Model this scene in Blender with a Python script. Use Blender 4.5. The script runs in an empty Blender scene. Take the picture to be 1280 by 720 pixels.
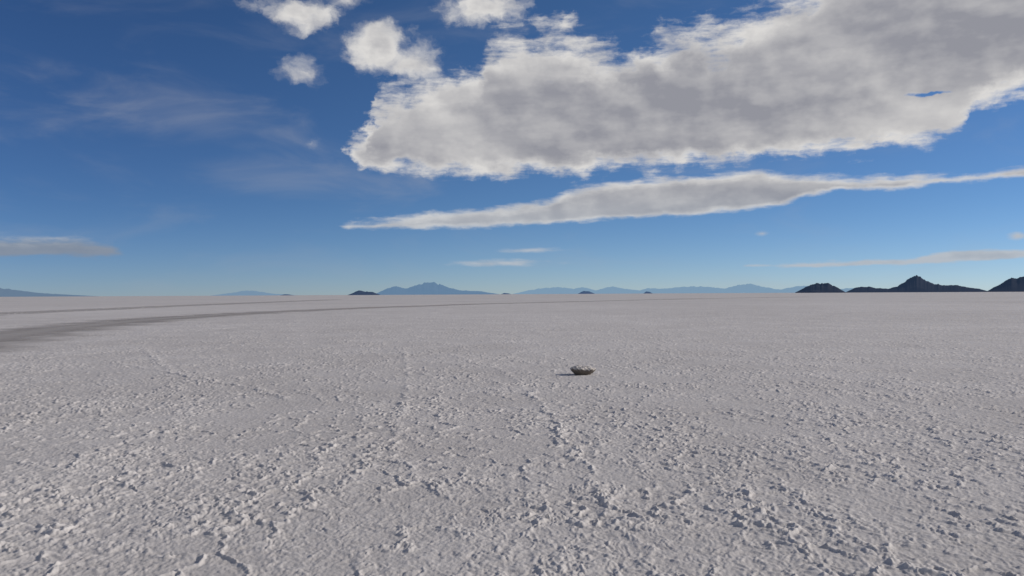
import bpy, math, numpy as np
from mathutils import Vector, Matrix
scene = bpy.context.scene
rng = np.random.RandomState(7)

# ------------------------------------------------------------------ camera
FPX = 1000.0; CAMH = 1.6
p = math.atan(7.7/FPX); th = 0.0051
Fw = Vector((0, math.cos(p), math.sin(p)))
U0 = Vector((0, -math.sin(p), math.cos(p)))
R0 = Vector((1, 0, 0))
R = R0*math.cos(th) - U0*math.sin(th)
U = R0*math.sin(th) + U0*math.cos(th)
cd = bpy.data.cameras.new("camera")
cam = bpy.data.objects.new("camera", cd)
scene.collection.objects.link(cam)
M = Matrix((( R.x, U.x, -Fw.x, 0), (R.y, U.y, -Fw.y, 0), (R.z, U.z, -Fw.z, CAMH), (0, 0, 0, 1)))
cam.matrix_world = M
cd.sensor_width = 36; cd.lens = 36*FPX/1280
cd.clip_start = 0.05; cd.clip_end = 300000
scene.camera = cam
scene.view_settings.view_transform = 'Standard'
scene.view_settings.look = 'None'
scene.view_settings.exposure = 0

def ray(x, y):
    v = Fw*FPX + R*(x-640) - U*(y-360)
    return v.normalized()
def azel(x, y):
    v = ray(x, y)
    return math.degrees(math.atan2(v.x, v.y)), math.degrees(math.asin(v.z))
def ground(x, y):
    v = ray(x, y); t = CAMH/(-v.z)
    return v.x*t, v.y*t

# ------------------------------------------------------------------ sun
SUN_EL = math.radians(23); SUN_AZ = math.radians(80)   # clockwise from +Y
S = Vector((math.sin(SUN_AZ)*math.cos(SUN_EL), math.cos(SUN_AZ)*math.cos(SUN_EL), math.sin(SUN_EL)))
sl = bpy.data.lights.new("sun", 'SUN'); sl.energy = 3.3; sl.angle = math.radians(0.5)
sl.color = (1.0, 0.93, 0.85)
so = bpy.data.objects.new("sun", sl); scene.collection.objects.link(so)
so.rotation_mode = 'QUATERNION'; so.rotation_quaternion = S.to_track_quat('Z', 'Y')
so.location = (50, 10, 30)

# ------------------------------------------------------------------ node DSL
class E:
    nt = None
    def __init__(s, sock): s.k = sock
    def __add__(a, b): return m('ADD', a, b)
    def __radd__(a, b): return m('ADD', b, a)
    def __sub__(a, b): return m('SUBTRACT', a, b)
    def __rsub__(a, b): return m('SUBTRACT', b, a)
    def __mul__(a, b): return m('MULTIPLY', a, b)
    def __rmul__(a, b): return m('MULTIPLY', b, a)
    def __truediv__(a, b): return m('DIVIDE', a, b)
def put(sock, v):
    if isinstance(v, E): E.nt.links.new(v.k, sock)
    else: sock.default_value = v
def m(op, a, b=0.0, clamp=False):
    n = E.nt.nodes.new('ShaderNodeMath'); n.operation = op; n.use_clamp = clamp
    put(n.inputs[0], a); put(n.inputs[1], b)
    return E(n.outputs[0])
def mx(a, b): return m('MAXIMUM', a, b)
def mn(a, b): return m('MINIMUM', a, b)
def sstep(v, lo, hi):
    n = E.nt.nodes.new('ShaderNodeMapRange'); n.interpolation_type = 'SMOOTHSTEP'
    put(n.inputs['Value'], v); n.inputs['From Min'].default_value = lo; n.inputs['From Max'].default_value = hi
    return E(n.outputs['Result'])
def vec(x, y, z):
    n = E.nt.nodes.new('ShaderNodeCombineXYZ')
    put(n.inputs[0], x); put(n.inputs[1], y); put(n.inputs[2], z)
    return E(n.outputs[0])
def noise(v, scale, detail=6, rough=0.55, dist=0.0):
    n = E.nt.nodes.new('ShaderNodeTexNoise')
    n.inputs['Scale'].default_value = scale; n.inputs['Detail'].default_value = detail
    n.inputs['Roughness'].default_value = rough; n.inputs['Distortion'].default_value = dist
    put(n.inputs['Vector'], v)
    return E(n.outputs['Fac'])
def mixc(f, a, b, mode='MIX'):
    n = E.nt.nodes.new('ShaderNodeMix'); n.data_type = 'RGBA'; n.blend_type = mode
    put(n.inputs[0], f)
    for s, v in ((n.inputs[6], a), (n.inputs[7], b)):
        if isinstance(v, E): E.nt.links.new(v.k, s)
        else: s.default_value = (*v, 1)
    return E(n.outputs[2])
def curve(v, pts, lo, hi):
    n = E.nt.nodes.new('ShaderNodeFloatCurve')
    put(n.inputs['Value'], v)
    c = n.mapping.curves[0]
    pts = sorted(pts)
    pts = [(x, (y-lo)/(hi-lo)) for x, y in pts]
    while len(c.points) < len(pts): c.points.new(0.5, 0.5)
    for q, (x, y) in zip(c.points, pts): q.location = (x, y)
    for q in c.points: q.handle_type = 'VECTOR'
    n.mapping.use_clip = False
    n.mapping.update()
    return E(n.outputs[0])*(hi-lo) + lo

# ------------------------------------------------------------------ world
w = bpy.data.worlds.new("World"); scene.world = w; w.use_nodes = True
nt = w.node_tree; nt.nodes.clear(); E.nt = nt
sky = nt.nodes.new('ShaderNodeTexSky'); sky.sky_type = 'NISHITA'; sky.sun_disc = False
sky.sun_elevation = SUN_EL; sky.sun_rotation = SUN_AZ
sky.altitude = 3600; sky.air_density = 1.0; sky.dust_density = 0.4; sky.ozone_density = 2.5
tc = nt.nodes.new('ShaderNodeTexCoord')
sep = nt.nodes.new('ShaderNodeSeparateXYZ'); nt.links.new(tc.outputs['Generated'], sep.inputs[0])
X, Y, Z = (E(sep.outputs[i]) for i in range(3))
AZ = m('ARCTAN2', X, Y)*57.29578
EL = m('ARCSINE', Z)*57.29578

LO, HI = -10.0, 50.0
def band(az01, el, top, bot, st, sb, cap=1.5):
    def cv(pts):
        out = []
        for x, y in pts:
            a, e = azel(x, y); out.append(((a+45)/90, e))
        return out
    t = curve(az01, cv(top), LO, HI); b = curve(az01, cv(bot), LO, HI)
    return mn(mn((t-el)*(1/st), (el-b)*(1/sb)), cap)
def puff(az, el, x, y, rx, ry, k):
    a0, e0 = azel(x, y); a1, _ = azel(x+rx, y); _, e1 = azel(x, y-ry)
    dx = (az-a0)*(1/(a1-a0)); dy = (el-e0)*(1/(e1-e0))
    return (1.0-m('SQRT', dx*dx+dy*dy))*k

main_top = [(410,260),(428,190),(440,168),(462,150),(468,110),(500,98),(545,104),(565,92),(600,74),(610,42),(650,30),(705,38),(735,58),(780,60),(825,40),(850,24),(905,28),(955,8),(1000,-25),(1100,-90),(1280,-150),(1500,-200),(1640,-100)]
main_bot = [(410,150),(428,184),(450,206),(480,219),(600,220),(700,217),(800,211),(900,204),(1000,195),(1100,186),(1175,178),(1205,166),(1220,140),(1240,122),(1300,108),(1500,60),(1640,0)]
b2_top = [(415,290),(435,279),(520,269),(600,262),(690,250),(710,237),(770,229),(850,221),(960,215),(1010,220),(1100,221),(1200,215),(1290,208),(1450,200),(1600,215)]
b2_bot = [(415,276),(435,287),(520,287),(600,284),(700,279),(800,273),(900,266),(980,257),(1015,246),(1040,239),(1100,238),(1200,228),(1290,220),(1450,206),(1600,190)]
b3_top = [(905,340),(930,331),(1040,327),(1140,322),(1170,315),(1290,310),(1500,312),(1600,330)]
b3_bot = [(905,325),(930,334),(1040,334),(1150,331),(1200,327),(1290,323),(1500,324),(1600,315)]
l_top  = [(-400,320),(-200,300),(0,296),(40,296),(100,295),(140,303),(165,326)]
l_bot  = [(-400,300),(-200,322),(0,323),(60,322),(130,323),(155,320),(168,314)]

d = 7
az0, el0 = AZ, EL
wv = noise(vec(az0, el0*1.2, 5.0), 0.75, d, 0.57)
wu = noise(vec(az0, el0*1.2, 55.0), 0.75, d, 0.57)
az = az0 + (wv-0.5)*2.4; el = el0 + (wu-0.5)*1.4
az01 = (az+45.0)*(1/90.0); az00 = (az0+45.0)*(1/90.0)
n1 = noise(vec(az, el*1.5, 3.7), 0.30, 6, 0.55) - 0.5
n2 = noise(vec(az0*0.5, el0*2.4, 9.1), 0.6, 6, 0.60) - 0.5
smooth1 = band(az01, el, main_top, main_bot, 2.6, 1.2, 1.7)
f1 = smooth1 + n1*2.6 + n2*1.7
f2 = band(az00, el0 + (wu-0.5)*0.5, b2_top, b2_bot, 0.7, 0.42, 1.2) + n1*0.7 + n2*1.8 + 0.1
f3 = band(az00, el0 + (wu-0.5)*0.2, b3_top, b3_bot, 0.3, 0.22, 1.0) + n2*2.4
f4 = band(az00, el0 + (wu-0.5)*0.3, l_top, l_bot, 0.8, 0.5, 1.0) + n2*2.0
F = mx(mx(f1, f2), mx(f3, f4))
for (x, y, rx, ry, k, a) in [(370,16,54,24,1.0,2.6),(470,58,46,36,1.2,2.2),(515,76,44,26,1.1,2.2),(606,8,50,22,1.0,2.6),(381,91,26,13,0.4,1.8),
                     (480,212,12,9,0.6,1.2),(432,2,22,9,0.4,1.5),(388,180,12,6,0.2,1.2)]:
    F = mx(F, puff(az, el, x, y, rx, ry, k) + n1*a)
for (x, y, rx, ry, k, a) in [(628,329,56,4,0.45,1.8),(664,313,34,3,0.4,1.6),(953,292,8,3.0,0.4,1.0),(1272,295,12,5,0.6,1.2)]:
    F = mx(F, puff(az0, el0+(wu-0.5)*0.15, x, y, rx, ry, k) + n2*a)
hole = mx(puff(az, el0+(wu-0.5)*0.6, 1165, 117, 60, 6, 2.0), puff(az, el, 1240, 152, 45, 16, 1.0))
Fd = F - mx(hole + n2*1.5, 0.0)*1.2

front = m('GREATER_THAN', Y, 0.0)
alpha = sstep(Fd, -0.2, 0.7)*front
# sun-side / shade-side modelling of the cloud lumps
sA = noise(vec(AZ, EL*1.5, 33.0), 0.34, 4, 0.5)
sB = noise(vec(AZ+0.7, (EL+0.6)*1.5, 33.0), 0.34, 4, 0.5)
direct = sA - sB
core = sstep(mx(Fd*0.5+smooth1*0.5, mx(f2*1.05, Fd*0.6)), 0.2, 1.3)
big = noise(vec(AZ*0.32+EL*0.12, EL*1.2, 21.0), 0.24, 3, 0.5, 0.3) - 0.5
dens = mx(puff(az, el, 800, 140, 260, 75, 0.9), puff(az, el, 1230, 40, 260, 60, 1.2))
thin = mx(mx(puff(az, el, 1120, 150, 190, 38, 1.0), puff(az, el, 540, 150, 110, 50, 0.7)), mx(puff(az, el, 650, 60, 90, 36, 0.9), puff(az, el, 900, 45, 110, 26, 0.6)))
reg = mx(thin, 0.0)*0.5 - mx(dens, 0.0)*0.32
tb = m('ADD', 0.93 - core*0.66 + big*0.9*core + reg*core,
       mn(mx(direct, -0.12), 0.16)*(1.9-core*0.9) + n2*0.30 + n1*0.12, clamp=True)
ccol = mixc(tb, (0.29, 0.295, 0.335), (0.70, 0.685, 0.67))
lowf = sstep(EL, 0.5, 9.0)
ccol = mixc((1.0-lowf)*0.65, ccol, (0.28, 0.37, 0.48))
lenti = sstep(AZ*-1.0, 15.0, 24.0)*(1.0-sstep(EL+n2*2.0, 3.0, 4.3))
ccol = mixc(lenti*0.75, ccol, (0.15, 0.20, 0.29))
# clear sky: Nishita, colour-balanced by elevation (clear, dry high-altitude air)
skyc = E(sky.outputs[0])
vm = nt.nodes.new('ShaderNodeVectorMath'); vm.operation = 'SCALE'; vm.inputs['Scale'].default_value = 0.085
nt.links.new(skyc.k, vm.inputs[0]); skyc = E(vm.outputs[0])
tint = mixc(sstep(EL, -1.0, 7.0), (0.68, 0.80, 1.03), (0.54, 0.74, 0.96))
tint = mixc(sstep(EL, 5.0, 21.0), tint, (0.54, 0.79, 1.02))
skyc = mixc(1.0, skyc, tint, 'MULTIPLY')
skyc = mixc(1.0, skyc, mixc(sstep(AZ, -34.0, 6.0), (0.72, 0.75, 0.82), (1.05, 1.02, 1.0)), 'MULTIPLY')
v1 = noise(vec(AZ*0.5, EL*1.6, 1.3), 0.22, 5, 0.55, 0.6)
veil = sstep(v1, 0.48, 0.80)*0.14
vz = mx(mx(puff(AZ, EL, 230, 140, 190, 60, 1.0), puff(AZ, EL, 350, 225, 190, 38, 1.1)), puff(AZ, EL, 60, 150, 150, 50, 0.6))
veil = veil + sstep(vz + (v1-0.5)*2.2, 0.1, 1.3)*0.26
skyc = mixc(veil, skyc, (0.36, 0.38, 0.44))
final = mixc(alpha, skyc, ccol)
# unseen grey cloud behind the viewer, added as neutral fill light
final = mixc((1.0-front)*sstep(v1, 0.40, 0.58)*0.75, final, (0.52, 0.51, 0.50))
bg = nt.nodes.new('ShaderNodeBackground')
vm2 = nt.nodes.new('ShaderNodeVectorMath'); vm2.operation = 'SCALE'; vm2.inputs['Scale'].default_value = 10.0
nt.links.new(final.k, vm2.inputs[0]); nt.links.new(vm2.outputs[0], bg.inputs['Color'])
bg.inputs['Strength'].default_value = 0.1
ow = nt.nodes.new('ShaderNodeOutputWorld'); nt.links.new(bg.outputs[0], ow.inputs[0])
w.cycles.sampling_method = 'NONE'

# ------------------------------------------------------------------ numpy noise
def h2(ix, iy, seed):
    n = (ix.astype(np.int64)*374761393 + iy.astype(np.int64)*668265263 + seed*1274126177) & 0x7fffffff
    n = ((n ^ (n >> 13))*1274126177) & 0x7fffffff
    n = (n ^ (n >> 16)) & 0xffff
    return (n/65535.0).astype(np.float32)
def pn(x, y, seed=0):
    ix = np.floor(x); iy = np.floor(y); fx = (x-ix).astype(np.float32); fy = (y-iy).astype(np.float32)
    ux = fx*fx*(3-2*fx); uy = fy*fy*(3-2*fy)
    def g(dx, dy):
        a = h2(ix+dx, iy+dy, seed)*6.2831853
        return np.cos(a)*(fx-dx) + np.sin(a)*(fy-dy)
    a = g(0, 0); b = g(1, 0); c = g(0, 1); d = g(1, 1)
    return ((a+(b-a)*ux) + ((c+(d-c)*ux)-(a+(b-a)*ux))*uy)*1.4
def worley(x, y, seed=0, f2=False):
    ix = np.floor(x); iy = np.floor(y)
    best = np.full(x.shape, 9.0, np.float32); sec = best.copy(); bid = np.zeros(x.shape, np.float32)
    for dx in (-1, 0, 1):
        for dy in (-1, 0, 1):
            cx = ix+dx; cy = iy+dy
            px = cx + h2(cx, cy, seed); py = cy + h2(cx, cy, seed+11)
            d = ((x-px)**2+(y-py)**2).astype(np.float32)
            mk = d < best
            if f2: sec = np.where(mk, best, np.minimum(sec, d))
            else:
                r = h2(cx, cy, seed+23); bid = np.where(mk, r, bid)
            best = np.where(mk, d, best)
    if f2: return np.sqrt(sec)-np.sqrt(best)
    return np.sqrt(best), bid
def ss(v, a, b):
    t = np.clip((v-a)/(b-a), 0, 1); return t*t*(3-2*t)

# ------------------------------------------------------------------ ground
fine = np.linspace(-38, 38, 1400)
coarse = np.concatenate([np.linspace(38, 60, 120)[1:], np.linspace(60, 300, 120)[1:], np.linspace(300, 322, 120)[1:-1]])
ang = np.radians(np.concatenate([fine, coarse]))
rad = [0.4]
while rad[-1] < 120000:
    r = rad[-1]
    k = 1.05 if r < 3.4 else (1.0025 if r < 12 else (1.0035 if r < 45 else (1.006 if r < 160 else (1.02 if r < 2000 else 1.08))))
    rad.append(r*k)
rad = np.array(rad)
NR, NA = len(rad), len(ang)
RR, AA = np.meshgrid(rad, ang, indexing='ij')
gx = (RR*np.sin(AA)).ravel(); gy = (RR*np.cos(AA)).ravel(); rr = RR.ravel()

def segdist(px, py, pts):
    best = np.full(px.shape, 1e9)
    for (x0, y0), (x1, y1) in zip(pts[:-1], pts[1:]):
        dx, dy = x1-x0, y1-y0; L = dx*dx+dy*dy+1e-12
        t = np.clip(((px-x0)*dx+(py-y0)*dy)/L, 0, 1)
        best = np.minimum(best, np.hypot(px-(x0+t*dx), py-(y0+t*dy)))
    return best
near = (rr < 170) & (rr > 1.0)
x = gx[near]; y = gy[near]; r = rr[near]
hgt = np.zeros(x.shape, np.float32)
patch = ss(pn(x*0.55+y*0.2, y*0.33-x*0.1, 3) + 0.5*pn(x*1.5, y*1.1, 4), -0.5, 0.45)
w1 = pn(x*6, y*6, 31); w2 = pn(x*6, y*6, 32)
wx = x + 0.05*w1; wy = y + 0.05*w2
d1, id1 = worley(wx*16, wy*13, 5)
lump = np.clip(1-d1*1.4, 0, 1)**0.7*(id1 > 0.2)*(0.4+0.85*id1)
d2, id2 = worley(wx*36, wy*31, 8)
lump2 = np.clip(1-d2*1.4, 0, 1)**0.8*(id2 > 0.15)*(0.4+id2)
m1 = ss(pn(wx*3.1, wy*2.0, 9)+0.6*pn(wx*8, wy*6, 12), -0.35, 0.3)
net = 1-ss(worley(x*2.6+0.35*w1, y*2.0+0.35*w2, 44, True), 0.0, 0.20)
net2 = 1-ss(worley(x*7.5+0.5*w1, y*6.0+0.5*w2, 47, True), 0.0, 0.30)
mn_ = ss(pn(x*1.3, y*0.9, 48), -0.5, 0.2)
hgt += 0.0130*lump*(0.18+0.82*patch)*m1
hgt += 0.0070*lump2*(0.35+0.65*patch)*(0.5+0.55*m1)
hgt += net*mn_*(0.006+0.008*lump+0.007*lump2) + net2*0.0050*(0.4+0.6*patch)
hgt += 0.0025*pn(x*17, y*17, 14) + 0.003*pn(x*44, y*44, 15)
hgt += 0.007*pn(x*0.8, y*0.8, 16) + 0.003*pn(x*2.3, y*2.3, 17)
cracks = [
 ([(660,490),(690,522),(715,560),(735,590),(760,630),(785,665),(815,712),(840,760)],1.0),
 ([(640,470),(660,490)],0.4),
 ([(505,440),(510,470),(508,495)],0.7),
 ([(508,495),(488,535),(487,560),(510,590),(560,625)],0.8),
 ([(488,535),(540,560),(640,563),(715,560)],0.4),
 ([(150,455),(215,466),(262,476),(325,487),(360,500)],1.1),
 ([(70,446),(180,436),(250,432),(340,430)],0.9),
 ([(400,440),(470,438),(560,441),(640,445)],0.9),
 ([(0,575),(80,590),(160,610)],0.4),
 ([(180,436),(215,466)],0.7),
 ([(640,445),(610,455),(640,470)],0.6),
 ([(60,660),(150,680),(230,700),(330,690)],0.6),
 ([(230,600),(330,625),(420,610)],0.4),
 ([(880,680),(1000,660),(1120,690)],0.4),
]
ck = np.zeros(x.shape, np.float32)
a1_ = pn(x*2.5, y*2.5, 41); a2_ = pn(x*2.5, y*2.5, 61); b1_ = pn(x*11, y*11, 51); b2_ = pn(x*11, y*11, 71)
for i, (c, am) in enumerate(cracks):
    pts = [ground(*q) for q in c]
    cxm = np.mean([q[0] for q in pts]); cym = np.mean([q[1] for q in pts])
    Rr = max(np.hypot(q[0]-cxm, q[1]-cym) for q in pts)+1.5
    sel = np.hypot(x-cxm, y-cym) < Rr
    xs, ys = x[sel], y[sel]
    xx = xs+0.12*a1_[sel]+0.05*b1_[sel]; yy = ys+0.12*a2_[sel]+0.05*b2_[sel]
    dd = segdist(xx, yy, pts)
    wd = 0.030 + 0.0024*r[sel]
    ck[sel] = np.maximum(ck[sel], am*np.exp(-(dd/wd)**2)*(0.35+0.65*ss(pn(xs*1.7, ys*1.7, 80+i)+0.5*pn(xs*5, ys*5, 99), -0.5, 0.3)))
hgt += ck*(0.011 + 0.008*lump + 0.008*lump2)*ss(r, 3, 9)**0.3
d3, _ = worley(x/7.0+0.2*pn(x*0.3, y*0.3, 90), y/9.0+0.2*pn(x*0.3, y*0.3, 91), 19)
hgt += 0.014*ss(d3, 0.66, 0.8)*ss(pn(x*1.1, y*1.1, 93), -0.2, 0.4)*ss(r, 8, 20)

def gpts(l): return [ground(*q) for q in l]
track1 = gpts([(-260,455),(-100,437),(0,421),(80,410),(180,400),(300,392),(440,385.5),(600,380),(760,376),(880,373.2),(1010,371)])
track2 = gpts([(-200,402),(0,392),(120,387),(230,382),(330,378),(420,374.5)])
dt = segdist(x, y, track1)
flat = 1-ss(dt, 1.8, 3.4)
hgt *= (1-0.85*flat)
z = np.zeros(gx.shape, np.float32)
fade = 1-ss(r, 110, 165)
z[near] = (hgt*fade)
hn = np.zeros(gx.shape, np.float32); hn[near] = np.clip(hgt/0.022, -1, 1.5)*fade

def grid_mesh(name, co, nu, nv, wrap=False):
    i = np.arange(nu-1)[:, None]; jn = nv if wrap else nv-1
    j = np.arange(jn)[None, :]; j2 = (j+1) % nv
    f = np.stack([i*nv+j, i*nv+j2, (i+1)*nv+j2, (i+1)*nv+j], -1).reshape(-1, 4)
    me = bpy.data.meshes.new(name)
    me.vertices.add(len(co)); me.vertices.foreach_set("co", co.astype(np.float32).ravel())
    me.loops.add(f.size); me.loops.foreach_set("vertex_index", f.astype(np.int32).ravel())
    me.polygons.add(len(f)); me.polygons.foreach_set("loop_start", (np.arange(len(f))*4).astype(np.int32))
    me.update(calc_edges=True)
    me.polygons.foreach_set("use_smooth", np.ones(len(f), bool))
    ob = bpy.data.objects.new(name, me); scene.collection.objects.link(ob)
    return ob
gco = np.stack([gx, gy, z], -1)
salt = grid_mesh("salt_flat_ground", gco, NR, NA, True)
if salt.data.polygons[NA*300].normal.z < 0: salt.data.flip_normals()
at = salt.data.attributes.new("relief", 'FLOAT', 'POINT'); at.data.foreach_set("value", hn)

def newmat(name):
    mt = bpy.data.materials.new(name); mt.use_nodes = True
    t = mt.node_tree; t.nodes.clear(); E.nt = t
    o = t.nodes.new('ShaderNodeOutputMaterial'); b = t.nodes.new('ShaderNodeBsdfPrincipled')
    t.links.new(b.outputs[0], o.inputs[0])
    return mt, t, b, o
def objco():
    t = E.nt.nodes.new('ShaderNodeTexCoord'); return E(t.outputs['Object'])
def attr(nm):
    a = E.nt.nodes.new('ShaderNodeAttribute'); a.attribute_name = nm; return E(a.outputs['Fac'])
def bump(b, h, strength, dist):
    n = E.nt.nodes.new('ShaderNodeBump'); n.inputs['Strength'].default_value = strength; n.inputs['Distance'].default_value = dist
    put(n.inputs['Height'], h); E.nt.links.new(n.outputs[0], b.inputs['Normal'])

mt, t, b, o = newmat("salt_crust")
co = objco()
nA = noise(co, 0.35, 4, 0.6); nB = noise(co, 9, 5, 0.65); nC = noise(co, 90, 3, 0.6)
nL = noise(co, 0.03, 3, 0.55)
rel = attr("relief")
f = m('ADD', 0.42+(nA-0.5)*0.9+(nB-0.5)*0.9+(nL-0.5)*1.0, rel*0.28, clamp=True)
col = mixc(f, (0.495, 0.46, 0.43), (0.72, 0.68, 0.645))
put(b.inputs['Base Color'], col); b.inputs['Roughness'].default_value = 0.85
b.inputs['Specular IOR Level'].default_value = 0.2
bump(b, nB*0.6+nC*0.4, 0.6, 0.010)
salt.data.materials.append(mt)

def track(name, pts, width, dark, amax, e0=0.1, e1=1.0):
    P = np.array(pts); seg = np.hypot(*np.diff(P, axis=0).T); s = np.concatenate([[0], np.cumsum(seg)])
    n = 500; q = np.linspace(0, s[-1]**0.5, n)**2
    cx = np.interp(q, s, P[:, 0]); cy = np.interp(q, s, P[:, 1])
    for _ in range(60):
        cx[1:-1] = (cx[:-2]+2*cx[1:-1]+cx[2:])/4; cy[1:-1] = (cy[:-2]+2*cy[1:-1]+cy[2:])/4
    tx = np.gradient(cx); ty = np.gradient(cy); L = np.hypot(tx, ty); nx, ny = -ty/L, tx/L
    K = 17; a = np.linspace(-1, 1, K)
    co = np.zeros((n, K, 3)); co[..., 0] = cx[:, None]+nx[:, None]*a*width; co[..., 1] = cy[:, None]+ny[:, None]*a*width
    co[..., 2] = 0.014
    ob = grid_mesh(name, co.reshape(-1, 3), n, K)
    if ob.data.polygons[5].normal.z < 0: ob.data.flip_normals()
    aa = ob.data.attributes.new("edge", 'FLOAT', 'POINT'); aa.data.foreach_set("value", np.tile(a, n).astype(np.float32))
    mt, t, b, o = newmat(name+"_packed_salt")
    co = objco(); e = attr("edge"); ae = m('ABSOLUTE', e)
    nz = noise(co, 0.35, 6, 0.68); nf = noise(co, 5, 5, 0.6)
    rut = 1.0 - sstep(m('ABSOLUTE', ae-0.35), 0.05, 0.3)
    col = mixc(m('ADD', rut*0.7, (nf-0.5)*1.2, clamp=True), dark[0], dark[1])
    put(b.inputs['Base Color'], col); b.inputs['Roughness'].default_value = 0.9
    bump(b, nf, 0.4, 0.02)
    al = (1.0 - sstep(ae+(nz-0.5)*1.5, e0, e1))*amax
    tr = t.nodes.new('ShaderNodeBsdfTransparent'); ms = t.nodes.new('ShaderNodeMixShader')
    put(ms.inputs[0], al); t.links.new(tr.outputs[0], ms.inputs[1]); t.links.new(b.outputs[0], ms.inputs[2])
    t.links.new(ms.outputs[0], o.inputs[0])
    ob.data.materials.append(mt)
    return ob
track("vehicle_track", track1, 4.2, ((0.44, 0.405, 0.375), (0.30, 0.275, 0.255)), 0.78, -0.1, 0.95)
track("vehicle_track.001", track2, 5.0, ((0.47, 0.44, 0.41), (0.38, 0.355, 0.33)), 0.65)

# ------------------------------------------------------------------ mountains
def mountain(name, prof, D, W, base, haze, hz, rough=0.10, n=260, seed=1, jag=0.10):
    az = []; el = []
    for px_, py_ in prof:
        a, e = azel(px_, py_); az.append(a); el.append(max(e, 0))
    s = np.linspace(az[0], az[-1], n)
    H = np.interp(s, az, el)
    k = np.array([1, 2, 1.])/4
    H[1:-1] = np.convolve(H, k, 'valid')
    zz0 = np.zeros(n)
    H = H*(1+jag*(pn(s*3.5+seed, zz0, seed)+0.6*pn(s*9+seed, zz0, seed+1)+0.4*pn(s*22, zz0, seed+2)))
    H = D*np.tan(np.radians(H))
    mrow = 41; tt = np.linspace(-1, 1, mrow)
    A = np.radians(s)[:, None]; T = tt[None, :]
    rr_ = D + T*W
    X_ = rr_*np.sin(A); Y_ = rr_*np.cos(A)
    sc = 2.6/W
    wob = 0.28*pn(X_*sc*1.3, Y_*sc*1.3, seed+5)
    prof_t = np.clip(1-np.abs(T+wob*0.8), 0, 1)**1.15
    rid = 0
    for o_ in range(5):
        rid = rid + (1-2*np.abs(pn(X_*sc*2**o_, Y_*sc*2**o_, seed+o_)))*0.5**o_
    Zz = H[:, None]*(prof_t*(1+rough*rid*0.8*(np.abs(T)*0.9+0.25)))
    Zz = np.where(np.abs(T) > 0.97, -5, Zz) - 0.3
    Zz[0, :] = -5; Zz[-1, :] = -5
    ob = grid_mesh(name, np.stack([X_, Y_, Zz], -1).reshape(-1, 3), n, mrow)
    mid = ob.data.polygons[(n//2)*(mrow-1)+mrow//2]
    if mid.normal.z < 0: ob.data.flip_normals()
    mt, t, b, o = newmat(name+"_rock")
    co = objco()
    nn = noise(co, 6.0/W, 7, 0.6)
    put(b.inputs['Base Color'], mixc(nn, tuple(c*0.6 for c in base), tuple(c*1.4 for c in base)))
    b.inputs['Roughness'].default_value = 1.0; b.inputs['Specular IOR Level'].default_value = 0
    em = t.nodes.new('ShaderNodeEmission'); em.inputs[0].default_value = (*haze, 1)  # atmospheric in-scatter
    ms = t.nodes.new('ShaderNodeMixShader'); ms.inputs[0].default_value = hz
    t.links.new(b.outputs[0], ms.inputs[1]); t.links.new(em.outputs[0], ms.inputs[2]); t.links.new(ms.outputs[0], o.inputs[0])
    ob.data.materials.append(mt)
    return ob
def hy(x): return 371.0-6.5*x/1280
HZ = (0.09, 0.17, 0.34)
DK = (0.030, 0.030, 0.036)
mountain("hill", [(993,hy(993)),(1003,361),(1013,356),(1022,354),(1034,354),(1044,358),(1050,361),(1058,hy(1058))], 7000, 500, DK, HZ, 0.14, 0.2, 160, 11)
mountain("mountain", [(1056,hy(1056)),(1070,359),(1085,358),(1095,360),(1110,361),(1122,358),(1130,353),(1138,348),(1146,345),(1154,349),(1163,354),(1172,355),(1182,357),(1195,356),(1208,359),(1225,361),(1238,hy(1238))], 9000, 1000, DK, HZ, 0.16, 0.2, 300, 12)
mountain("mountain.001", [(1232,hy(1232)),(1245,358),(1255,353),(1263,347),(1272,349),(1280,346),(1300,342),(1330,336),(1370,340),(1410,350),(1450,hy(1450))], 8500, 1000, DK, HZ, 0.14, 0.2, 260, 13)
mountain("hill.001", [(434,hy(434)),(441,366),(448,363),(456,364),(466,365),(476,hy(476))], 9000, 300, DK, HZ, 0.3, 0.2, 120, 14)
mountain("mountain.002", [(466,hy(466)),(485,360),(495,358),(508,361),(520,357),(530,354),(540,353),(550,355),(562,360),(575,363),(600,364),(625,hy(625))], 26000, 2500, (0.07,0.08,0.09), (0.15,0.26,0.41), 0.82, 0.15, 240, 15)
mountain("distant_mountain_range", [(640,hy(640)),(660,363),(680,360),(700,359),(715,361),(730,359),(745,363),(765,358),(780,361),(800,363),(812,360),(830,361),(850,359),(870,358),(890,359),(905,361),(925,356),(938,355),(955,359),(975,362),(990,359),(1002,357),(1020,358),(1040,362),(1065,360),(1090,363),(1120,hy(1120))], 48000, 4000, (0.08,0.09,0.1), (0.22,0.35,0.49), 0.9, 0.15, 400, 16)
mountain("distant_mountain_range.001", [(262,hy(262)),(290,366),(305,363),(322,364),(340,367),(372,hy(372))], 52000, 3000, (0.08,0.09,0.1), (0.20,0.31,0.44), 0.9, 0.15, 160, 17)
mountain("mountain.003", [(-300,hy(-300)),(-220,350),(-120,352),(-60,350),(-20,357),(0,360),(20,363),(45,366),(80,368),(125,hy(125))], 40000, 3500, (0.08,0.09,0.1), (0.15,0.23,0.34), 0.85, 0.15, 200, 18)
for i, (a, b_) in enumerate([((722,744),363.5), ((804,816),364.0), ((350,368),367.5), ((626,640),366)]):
    mountain("hill.%03d" % (i+2), [(a[0],hy(a[0])),((a[0]*2+a[1])/3,b_),((a[0]+2*a[1])/3,b_+0.6),(a[1],hy(a[1]))], 16000, 250, (0.05,0.06,0.07), HZ, 0.5, 0.15, 60, 20+i)

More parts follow.
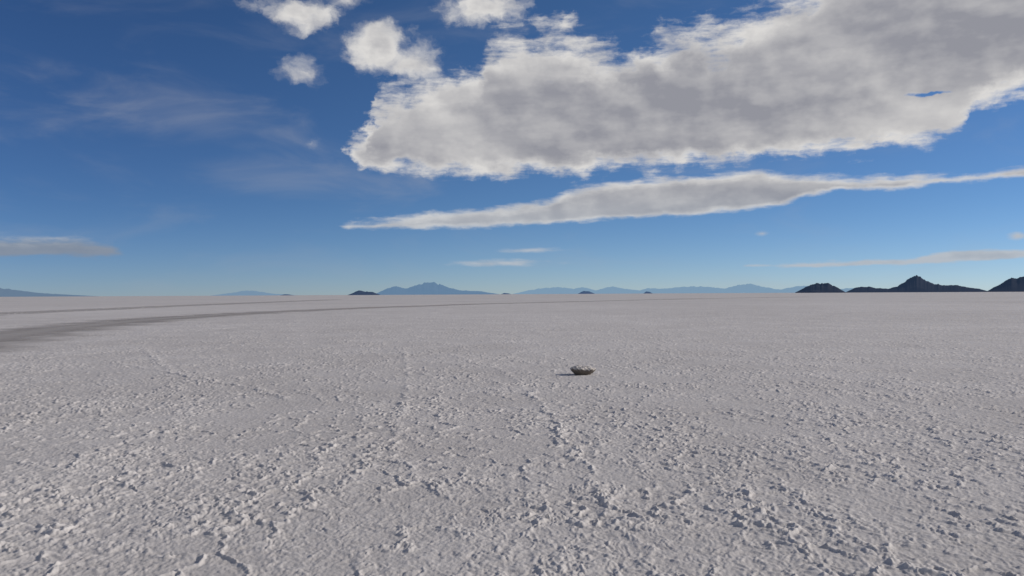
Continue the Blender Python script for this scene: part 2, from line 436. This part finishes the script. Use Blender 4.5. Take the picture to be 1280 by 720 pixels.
# ------------------------------------------------------------------ rock (undercut, layered, salt-crusted)
rx, ry = ground(728, 468.5)
n, K = 110, 56
prof = [(0.0,0.0),(0.48,0.0),(0.58,0.008),(0.68,0.03),(0.80,0.055),(0.90,0.08),(0.98,0.105),(1.02,0.125),(1.0,0.14),(0.93,0.152),(0.84,0.163),(0.74,0.175),(0.60,0.188),(0.42,0.198),(0.25,0.204),(0.0,0.205)]
s = np.linspace(0, 1, len(prof)); q = np.linspace(0, 1, K)
pr = np.interp(q, s, [a for a, _ in prof]); pz = np.interp(q, s, [b_ for _, b_ in prof])
ph = np.linspace(0, 2*np.pi, n, endpoint=False)
PP, QQ = np.meshgrid(ph, np.arange(K), indexing='xy')
rad_ = pr[QQ]*(0.235*(1+0.06*np.sin(PP*2+0.6)+0.05*np.sin(PP*3+2)+0.03*np.sin(PP*7+1)))
bx = rad_*np.cos(PP); by = rad_*np.sin(PP)*0.8; bz = pz[QQ]*(0.9-0.07*np.cos(PP+0.2)*pr[QQ])
nzv = pn(bx*14+bz*9, by*14-bz*7, 3)*0.022 + pn(bx*34+bz*30, by*34+bz*21, 4)*0.014 + pn(bx*70+bz*60, by*70-bz*50, 5)*0.008
bx = bx*(1+nzv*3.4); by = by*(1+nzv*3.4); bz = bz + nzv*0.8*(pz[QQ] > 0.01)
bz = bz*0.65+0.35*(np.round(bz/0.03)*0.03)
rock = grid_mesh("salt_crusted_rock", np.stack([bx, by, bz], -1).reshape(-1, 3), K, n, True)
rock.location = (rx, ry, -0.004)
me = rock.data
import bmesh
bmm = bmesh.new(); bmm.from_mesh(me); bmesh.ops.remove_doubles(bmm, verts=bmm.verts, dist=0.0008)
bmesh.ops.recalc_face_normals(bmm, faces=bmm.faces); bmm.to_mesh(me); bmm.free()
mt, t, b, o = newmat("crusted_rock")
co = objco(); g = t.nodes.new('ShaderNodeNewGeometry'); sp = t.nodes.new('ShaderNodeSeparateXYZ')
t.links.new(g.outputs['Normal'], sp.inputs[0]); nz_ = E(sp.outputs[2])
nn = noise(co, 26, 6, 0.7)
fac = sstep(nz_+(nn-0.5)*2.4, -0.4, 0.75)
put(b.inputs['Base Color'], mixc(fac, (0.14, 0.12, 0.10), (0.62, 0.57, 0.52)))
b.inputs['Roughness'].default_value = 0.9
bump(b, noise(co, 60, 5, 0.7), 0.8, 0.01)
me.materials.append(mt)
print("verts", len(gx))
